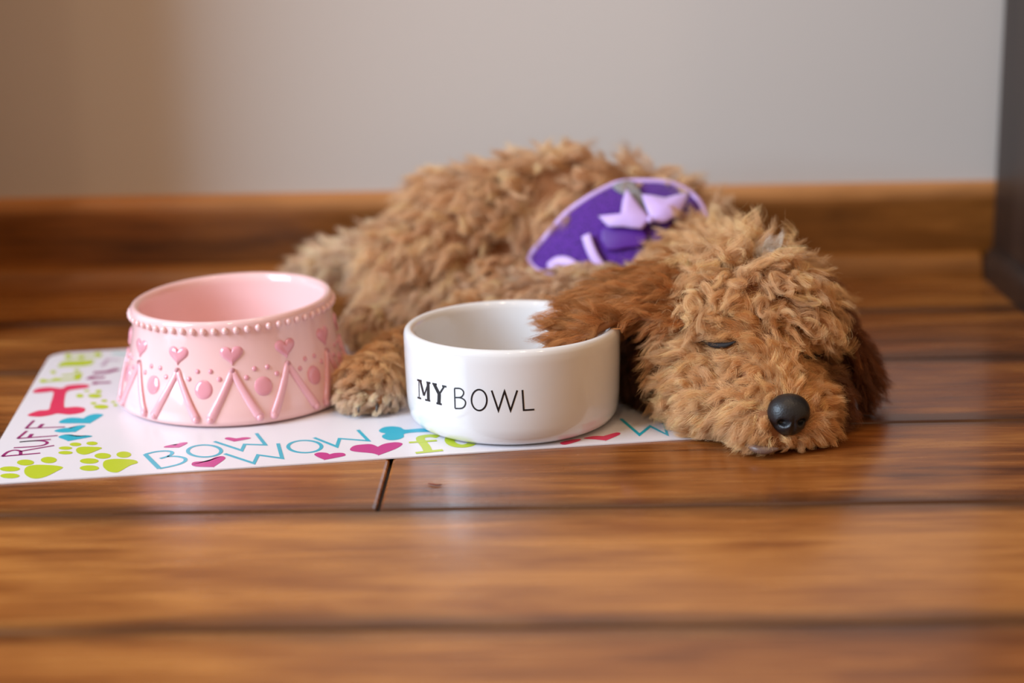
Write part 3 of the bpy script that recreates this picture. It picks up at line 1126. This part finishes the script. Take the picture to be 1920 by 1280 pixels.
# ---- nose
M_NOSE = mat('nose_leather', (26, 25, 28), 0.42, 0.5)
nn = N(M_NOSE, 'ShaderNodeTexVoronoi', i_Scale=900.0)
ntc = N(M_NOSE, 'ShaderNodeTexCoord')
L(M_NOSE, ntc.outputs['Object'], nn.inputs['Vector'])
nb = N(M_NOSE, 'ShaderNodeBump', i_Strength=0.25, i_Distance=0.0004)
L(M_NOSE, nn.outputs['Distance'], nb.inputs['Height'])
L(M_NOSE, nb.outputs[0], M_NOSE.node_tree.nodes['Principled BSDF'].inputs['Normal'])
NC = Vector((0.1328, 0.9280, 0.0232))
NROT = Matrix.Rotation(math.radians(9), 3, 'Z')
V, Fc = [], []
rg, sg = 40, 56
for i in range(rg + 1):
    ph = PI * i / rg
    for j in range(sg):
        a = 2 * PI * j / sg
        # local: x sideways, y towards the tip (-), z up
        d = Vector((math.sin(ph) * math.cos(a), -math.cos(ph), math.sin(ph) * math.sin(a)))
        x, y, z = d
        wz = 1.0 + 0.16 * z                       # broader on top
        p = Vector((x * 0.0119 * wz, y * 0.0110, z * 0.0120))
        # flattened front, groove, nostrils
        p.y += 0.0012 * math.exp(-(x * x) / 0.01) * (1 if y < 0 and z < 0.25 else 0) * max(0, min(1, (0.25 - z) * 2))
        for sx in (-1, 1):
            dd = math.sqrt(((x - sx * 0.45) / 0.24) ** 2 + ((z + 0.16) / 0.17) ** 2)
            if y < 0.2:
                p.y += 0.0048 * math.exp(-dd ** 4)
                p.z -= 0.0004 * math.exp(-dd * dd)
                ds = math.sqrt(((x - sx * 0.78) / 0.22) ** 2 + ((z + 0.36) / 0.12) ** 2)
                p.y += 0.0026 * math.exp(-ds ** 2)
        V.append(NC + NROT @ p)
for i in range(rg):
    for j in range(sg):
        Fc.append((i * sg + j, i * sg + (j + 1) % sg, (i + 1) * sg + (j + 1) % sg, (i + 1) * sg + j))
nose = mesh_obj('nose', V, Fc, M_NOSE, pup)
tag(nose, 'black leathery nose')

# ---- closed eyes and lip
M_LID = mat('dark_lid', (24, 16, 13), 0.75)
EYES = []
for pts in ([(1315, 638), (1335, 646), (1360, 647), (1380, 640)], [(1500, 662), (1515, 668), (1532, 668), (1545, 662)]):
    path = []
    for p in smooth_line(pts, 5):
        d = ray(*p)
        h = BODY.ray_cast(CAM, d)[0]
        if h is None:
            h = on_y(p[0], p[1], 1.004)
        path.append(h - d * 0.0045)
    n = len(path)
    V, Fc = tube(path, [0.0004 + 0.0013 * math.sin(PI * i / (n - 1)) for i in range(n)], 8)
    mesh_obj('eyelid', V, Fc, M_LID, pup)
    EYES += path[::2]
M_LIP = mat('lip_skin', (112, 88, 78), 0.4, 0.5)
path = [Vector(p) for p in ((0.1085, 0.9260, 0.0066), (0.114, 0.9205, 0.0056), (0.120, 0.9190, 0.0052), (0.1265, 0.9195, 0.0058))]
path = [Vector(p) for p in smooth_line(path, 5)]
V, Fc = tube(path, [0.0008 + 0.0016 * math.sin(PI * i / (len(path) - 1)) for i in range(len(path))], 10)
mesh_obj('lip', V, Fc, M_LIP, pup)

# claws and pads
M_CLAW = mat('claw', (60, 48, 42), 0.35)
for dx, dy in ((-0.0145, -0.0125), (-0.005, -0.0185), (0.006, -0.0175), (0.0135, -0.0105)):
    c = Vector((-0.113 + dx, 1.030 + dy - 0.006, 0.010))
    V, Fc = tube([c + Vector((0, 0.004, 0.001)), c + Vector((0, 0, 0.0004)), c + Vector((0, -0.0035, -0.003)), c + Vector((0, -0.0040, -0.0045))], [0.0013, 0.0012, 0.0008, 0.0002], 8)
    mesh_obj('claw', V, Fc, M_CLAW, pup)
M_PAD = mat('paw_pad', (196, 120, 108), 0.6)
pm = prim_mesh([(Vector((-0.127, 1.1517, 0.020)), (0.0065, 0.003, 0.005))], 14, 10)
mesh_obj('paw_pad', pm.v, pm.f, M_PAD, pup)


# ---- fur
def fur_material():
    m = bpy.data.materials.new('curly_fur')
    m.use_nodes = True
    nt = m.node_tree
    nt.nodes.clear()
    out = nt.nodes.new('ShaderNodeOutputMaterial')
    at = nt.nodes.new('ShaderNodeAttribute')
    at.attribute_name = 'tint'
    h = nt.nodes.new('ShaderNodeBsdfPrincipled')
    nt.links.new(at.outputs['Color'], h.inputs['Base Color'])
    h.inputs['Roughness'].default_value = 0.45
    h.inputs['Specular IOR Level'].default_value = 0.45
    tr = nt.nodes.new('ShaderNodeBsdfTranslucent')
    nt.links.new(at.outputs['Color'], tr.inputs['Color'])
    mx = nt.nodes.new('ShaderNodeMixShader')
    mx.inputs[0].default_value = 0.3
    nt.links.new(h.outputs[0], mx.inputs[1])
    nt.links.new(tr.outputs[0], mx.inputs[2])
    nt.links.new(mx.outputs[0], out.inputs[0])
    return m


M_FUR = fur_material()


def unit(a):
    return a / (np.linalg.norm(a, axis=-1, keepdims=True) + 1e-9)


def noise3(p, k, seed):
    r = np.random.default_rng(seed)
    out = np.zeros_like(p)
    for i in range(5):
        f = r.normal(size=(3, 3)) * k
        ph = r.uniform(0, 6.28, 3)
        out += np.sin(p @ f + ph)
    return out / 2.5


def grow(name, parent, tree, roots, nrm, length, flow, tint, curl, spacing, per=40, K=15, seed=1, radius=0.000055, label=None, flyaway=0.10, grav=0.5, nw=0.75, keep_off=None, clear=None):
    g = np.random.default_rng(seed)
    nL = len(roots)
    # lock centre curves
    nv = noise3(roots, 70.0, seed + 5)
    nw = nw if np.isscalar(nw) else nw[:, None]
    dn = np.sum(flow * nrm, axis=1, keepdims=True)
    flow = flow - nrm * np.minimum(dn, 0) * 0.9
    dwn = np.array([0, 0, -1.0])[None] - nrm * np.minimum(-nrm[:, 2:3], 0) * 0.85
    d0 = unit(nrm * nw + flow * 0.7 + nv * 0.48 + g.normal(size=(nL, 3)) * 0.22)
    d1 = unit(flow * 0.9 + nv * 0.30 + dwn * grav + nrm * 0.12 + g.normal(size=(nL, 3)) * 0.22)
    # never into the skin
    d0 = unit(d0 + nrm * np.maximum(0, 0.22 - np.sum(d0 * nrm, axis=1, keepdims=True)))
    d1 = unit(d1 + nrm * np.maximum(0, 0.05 - np.sum(d1 * nrm, axis=1, keepdims=True)))
    ll = length * g.uniform(0.72, 1.25, nL)
    t = np.linspace(0, 1, K)
    w = (t ** 0.9)[None, :, None]
    d = unit(d0[:, None] * (1 - w) + d1[:, None] * w)
    seg = d * (ll[:, None, None] / (K - 1))
    cen = np.concatenate([np.zeros((nL, 1, 3)), np.cumsum(seg, axis=1)[:, :-1]], axis=1)
    lam = g.uniform(0.0115, 0.020, nL) * np.clip(length / 0.018, 0.55, 1.1)
    amp = g.uniform(0.0009, 0.0029, nL) * curl * np.clip(length / 0.018, 0.35, 1.15)
    ph = g.uniform(0, 6.28, nL)
    sgn = g.choice([-1, 1], nL)
    e1 = unit(np.cross(d0, g.normal(size=(nL, 3))))
    e2 = unit(np.cross(d0, e1))
    arg = ph[:, None] + sgn[:, None] * 2 * PI * (t[None] * ll[:, None]) / lam[:, None]
    av = amp[:, None] * np.clip(t[None] * 2.2, 0, 1)
    flat = g.uniform(0.15, 0.75, nL)
    e2 = e2 * flat[:, None]
    hel = e1[:, None] * (av * (np.cos(arg)))[..., None] + e2[:, None] * (av * (np.sin(arg)))[..., None]
    # strands
    li = np.repeat(np.arange(nL), per)
    nS = len(li)
    a1 = unit(np.cross(nrm, np.array([0.31, 0.2, 0.93])))
    a2 = np.cross(nrm, a1)
    rad = np.sqrt(g.uniform(0, 1, nS)) * spacing[li] * 0.95
    an = g.uniform(0, 6.28, nS)
    rs = roots[li] + a1[li] * (rad * np.cos(an))[:, None] + a2[li] * (rad * np.sin(an))[:, None]
    for i in range(nS):
        q = tree.find_nearest(Vector(rs[i]))
        if q[0] is not None:
            rs[i] = q[0]
    fly = g.uniform(size=nS) < flyaway
    lf = g.uniform(0.72, 1.08, nS)
    jit = g.normal(size=(nS, 3)) * 0.10
    own = rs[:, None] + cen[li] * lf[:, None, None] + jit[:, None] * (ll[li] * lf)[:, None, None] * t[None, :, None]
    tgt = roots[li][:, None] + cen[li] * lf[:, None, None] + (rs - roots[li])[:, None] * 0.10
    cl = (np.clip(t * 1.5, 0, 1) ** 1.2)[None, :, None] * np.clip(length[li] / 0.020, 0.62, 1.0)[:, None, None] * np.where(fly, 0.25, g.uniform(0.75, 0.97, nS))[:, None, None]
    pos = own * (1 - cl) + tgt * cl
    # each hair a little out of phase with its lock
    dphi = g.normal(size=nS) * np.where(fly, 1.3, 0.30)
    arg2 = arg[li] + dphi[:, None]
    av2 = av[li] * g.uniform(0.75, 1.2, nS)[:, None]
    pos += e1[li][:, None] * (av2 * np.cos(arg2))[..., None] + e2[li][:, None] * (av2 * np.sin(arg2))[..., None]
    pos -= (pos[:, :1] - rs[:, None]) * (1 - t)[None, :, None] ** 3
    pos[..., 2] = np.maximum(pos[..., 2], MAT_T + 0.0006 + g.uniform(0, 0.0012, nS)[:, None])
    if keep_off is not None:
        pos = keep_off(pos)
    if clear is not None:
        ok = clear(pos)
        pos, li, nS = pos[ok], li[ok], int(ok.sum())
    hc = bpy.data.hair_curves.new(name)
    hc.add_curves([K] * nS)
    hc.attributes['position'].data.foreach_set('vector', pos.astype(np.float32).ravel())
    ra = hc.attributes.get('radius') or hc.attributes.new('radius', 'FLOAT', 'POINT')
    prf = (1 - 0.75 * t ** 2.0)
    ra.data.foreach_set('value', (np.broadcast_to(prf * radius, (nS, K)) * g.uniform(0.8, 1.3, nS)[:, None]).astype(np.float32).ravel())
    tv = tint[li] * (g.uniform(0.70, 1.15, nL)[li] * g.uniform(0.78, 1.20, nS))[:, None]
    rgba = np.concatenate([np.clip(tv, 0, 0.92), np.ones((nS, 1))], axis=1)
    ca = hc.attributes.new('tint', 'FLOAT_COLOR', 'CURVE')
    ca.data.foreach_set('color', rgba.astype(np.float32).ravel())
    hc.materials.append(M_FUR)
    o = bpy.data.objects.new(name, hc)
    COL.objects.link(o)
    o.parent = parent
    if label:
        tag(o, label)
    return o


def sample(o, per_area):
    """random surface points: positions and normals"""
    me = o.data
    me.calc_loop_triangles()
    nT = len(me.loop_triangles)
    tri = np.zeros(nT * 3, int)
    me.loop_triangles.foreach_get('vertices', tri)
    tri = tri.reshape(-1, 3)
    c = np.zeros(len(me.vertices) * 3)
    me.vertices.foreach_get('co', c)
    c = c.reshape(-1, 3)
    a, b, d = c[tri[:, 0]], c[tri[:, 1]], c[tri[:, 2]]
    cr = np.cross(b - a, d - a)
    ar = np.linalg.norm(cr, axis=1) / 2
    n = int(ar.sum() * per_area)
    idx = rng.choice(nT, n, p=ar / ar.sum())
    u, v = rng.uniform(size=(2, n))
    f = u + v > 1
    u[f], v[f] = 1 - u[f], 1 - v[f]
    p = a[idx] + (b - a)[idx] * u[:, None] + (d - a)[idx] * v[:, None]
    return p, unit(cr[idx])


# body coat
pts, nr = sample(pup, 1 / (0.0029 ** 2) * 1.0)
pc = np.array([tuple(q[0]) for q in PRIMS])
pr = np.array([q[1] for q in PRIMS])
dist = np.linalg.norm((pts[:, None] - pc[None]) / pr[None], axis=2) - 1.0
dist = dist * pr.mean(axis=1)[None]
wgt = np.exp(-np.clip(dist + 0.004, 0, 1) / 0.0035) + 1e-12
wgt /= wgt.sum(axis=1, keepdims=True)
A_ln = wgt @ np.array([q[2] for q in PRIMS])
A_fl = wgt @ np.array([tuple(q[3]) for q in PRIMS])
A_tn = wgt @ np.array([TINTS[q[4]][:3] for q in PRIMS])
A_cu = wgt @ np.array([q[5] for q in PRIMS])
A_sp = wgt @ np.array([q[6] for q in PRIMS])
A_nw = wgt @ np.array([q[7] for q in PRIMS])
# thin out to the wanted spacing
keep = rng.uniform(size=len(pts)) < (0.0029 / A_sp) ** 2 * 1.2
# nothing under the body, none under the nose, little at the eyes
keep &= pts[:, 2] > 0.0025
nd = np.linalg.norm((pts - np.array(NC)) / np.array([0.0122, 0.0125, 0.0118]), axis=1)
keep &= nd > 0.98
# a pale lock on top of the head
ph_ = BODY.ray_cast(CAM, ray(1432, 500))[0]
pale = np.linalg.norm(pts - np.array(tuple(ph_)), axis=1) < 0.0100
A_tn[pale] = (1.02, 0.90, 0.78)
for i in np.nonzero(keep)[0]:
    q = HARN.find_nearest(Vector(pts[i]))
    if q[3] is not None and q[3] < 0.022:
        k = q[3]
        hd = (Vector(pts[i]) - q[0])
        # covered by the cloth: the cloth lies straight outward of the root
        if k < 0.020 and abs(hd.dot(q[1])) > 0.94 * k and (q[0] - Vector(pts[i])).dot(Vector(nr[i])) > 0:
            A_ln[i] = min(A_ln[i], 0.003)
    r = min((Vector(pts[i]) - e).length for e in EYES)
    if r < 0.0085:
        A_ln[i] *= 0.35 + 0.65 * (r / 0.0085) ** 2
keep &= A_ln > 0.0031
# hair of the head parts from the crown and lies away from the nose
head = (pts[:, 1] < 1.096) & (pts[:, 0] > 0.03)
out = unit(pts - np.array([0.122, 1.03, 0.085]))
A_fl[head & (pts[:, 2] > 0.05)] += out[head & (pts[:, 2] > 0.05)] * 0.45
P_, N_ = pts[keep], nr[keep]


def clear_face(pos):
    """no hair grows across the closed eyes, the nose leather or the lip"""
    bad = np.zeros(len(pos), bool)
    for e in EYES:
        dx, dy, dz = pos[..., 0] - e.x, pos[..., 1] - e.y, pos[..., 2] - e.z
        bad |= ((np.hypot(dx, dz) < 0.0021) & (dy < 0.003) & (dy > -0.02)).any(axis=1)
    bad &= rng.uniform(size=len(pos)) < 0.90
    q = (pos - np.array(tuple(NC))) / np.array([0.0122, 0.014, 0.0120])
    bad |= ((np.linalg.norm(q[..., [0, 2]], axis=-1) < 0.93) & (pos[..., 1] < NC.y + 0.002)).any(axis=1)
    q = np.hypot(pos[..., 1] - 0.920, pos[..., 2] - 0.0055)
    lip = ((q < 0.0045) & (np.abs(pos[..., 0] - 0.117) < 0.009)).any(axis=1)
    bad |= lip & (rng.uniform(size=len(pos)) < 0.7)
    return ~bad



print('locks', len(P_))
grow('coat', pup, BODY, P_, N_, A_ln[keep], A_fl[keep], A_tn[keep], A_cu[keep], A_sp[keep], per=75, nw=A_nw[keep], clear=clear_face, seed=3, label='curly tan coat')


def ear_fur(o, flow, tint, ln, seed, label, keep_off=None):
    p, n = sample(o, 1 / (0.0042 ** 2))
    T = bvh_of(o)
    m = len(p)
    grow('ear_fur', o, T, p, n, np.full(m, ln), np.tile(np.array(flow, float), (m, 1)), np.tile(np.array(tint[:3]), (m, 1)), np.full(m, 0.7), np.full(m, 0.0052), per=46, seed=seed,
         label=label, nw=0.35, grav=0.25, keep_off=keep_off)


def off_bowl(pos):
    """hair lies on the rim, it does not pass through the bowl wall"""
    d = pos[..., :2] - np.array([BC.x, BC.y])
    r = np.linalg.norm(d, axis=-1)
    z = pos[..., 2]
    inside = (pos[..., 1] < 0.988) & (pos[..., 0] < 0.034) & (z < 0.064) & (r > 0.0555)
    k = np.where(inside, 0.0555 / np.maximum(r, 1e-6), 1.0)
    pos[..., 0] = BC.x + d[..., 0] * k
    pos[..., 1] = BC.y + d[..., 1] * k
    r = r * k
    near = (r > 0.0565) & (r < 0.0675)
    pos[..., 2] = np.where(near & (z > 0.050), np.maximum(z, 0.0602), z)
    return pos


ear_fur(EAR_L, (-1.0, -0.25, -0.20), TINTS[7], 0.018, 21, 'long reddish brown ear hair', off_bowl)
ear_fur(EAR_R, (0.25, -0.1, -1.0), TINTS[8], 0.016, 22, 'long dark reddish ear hair')
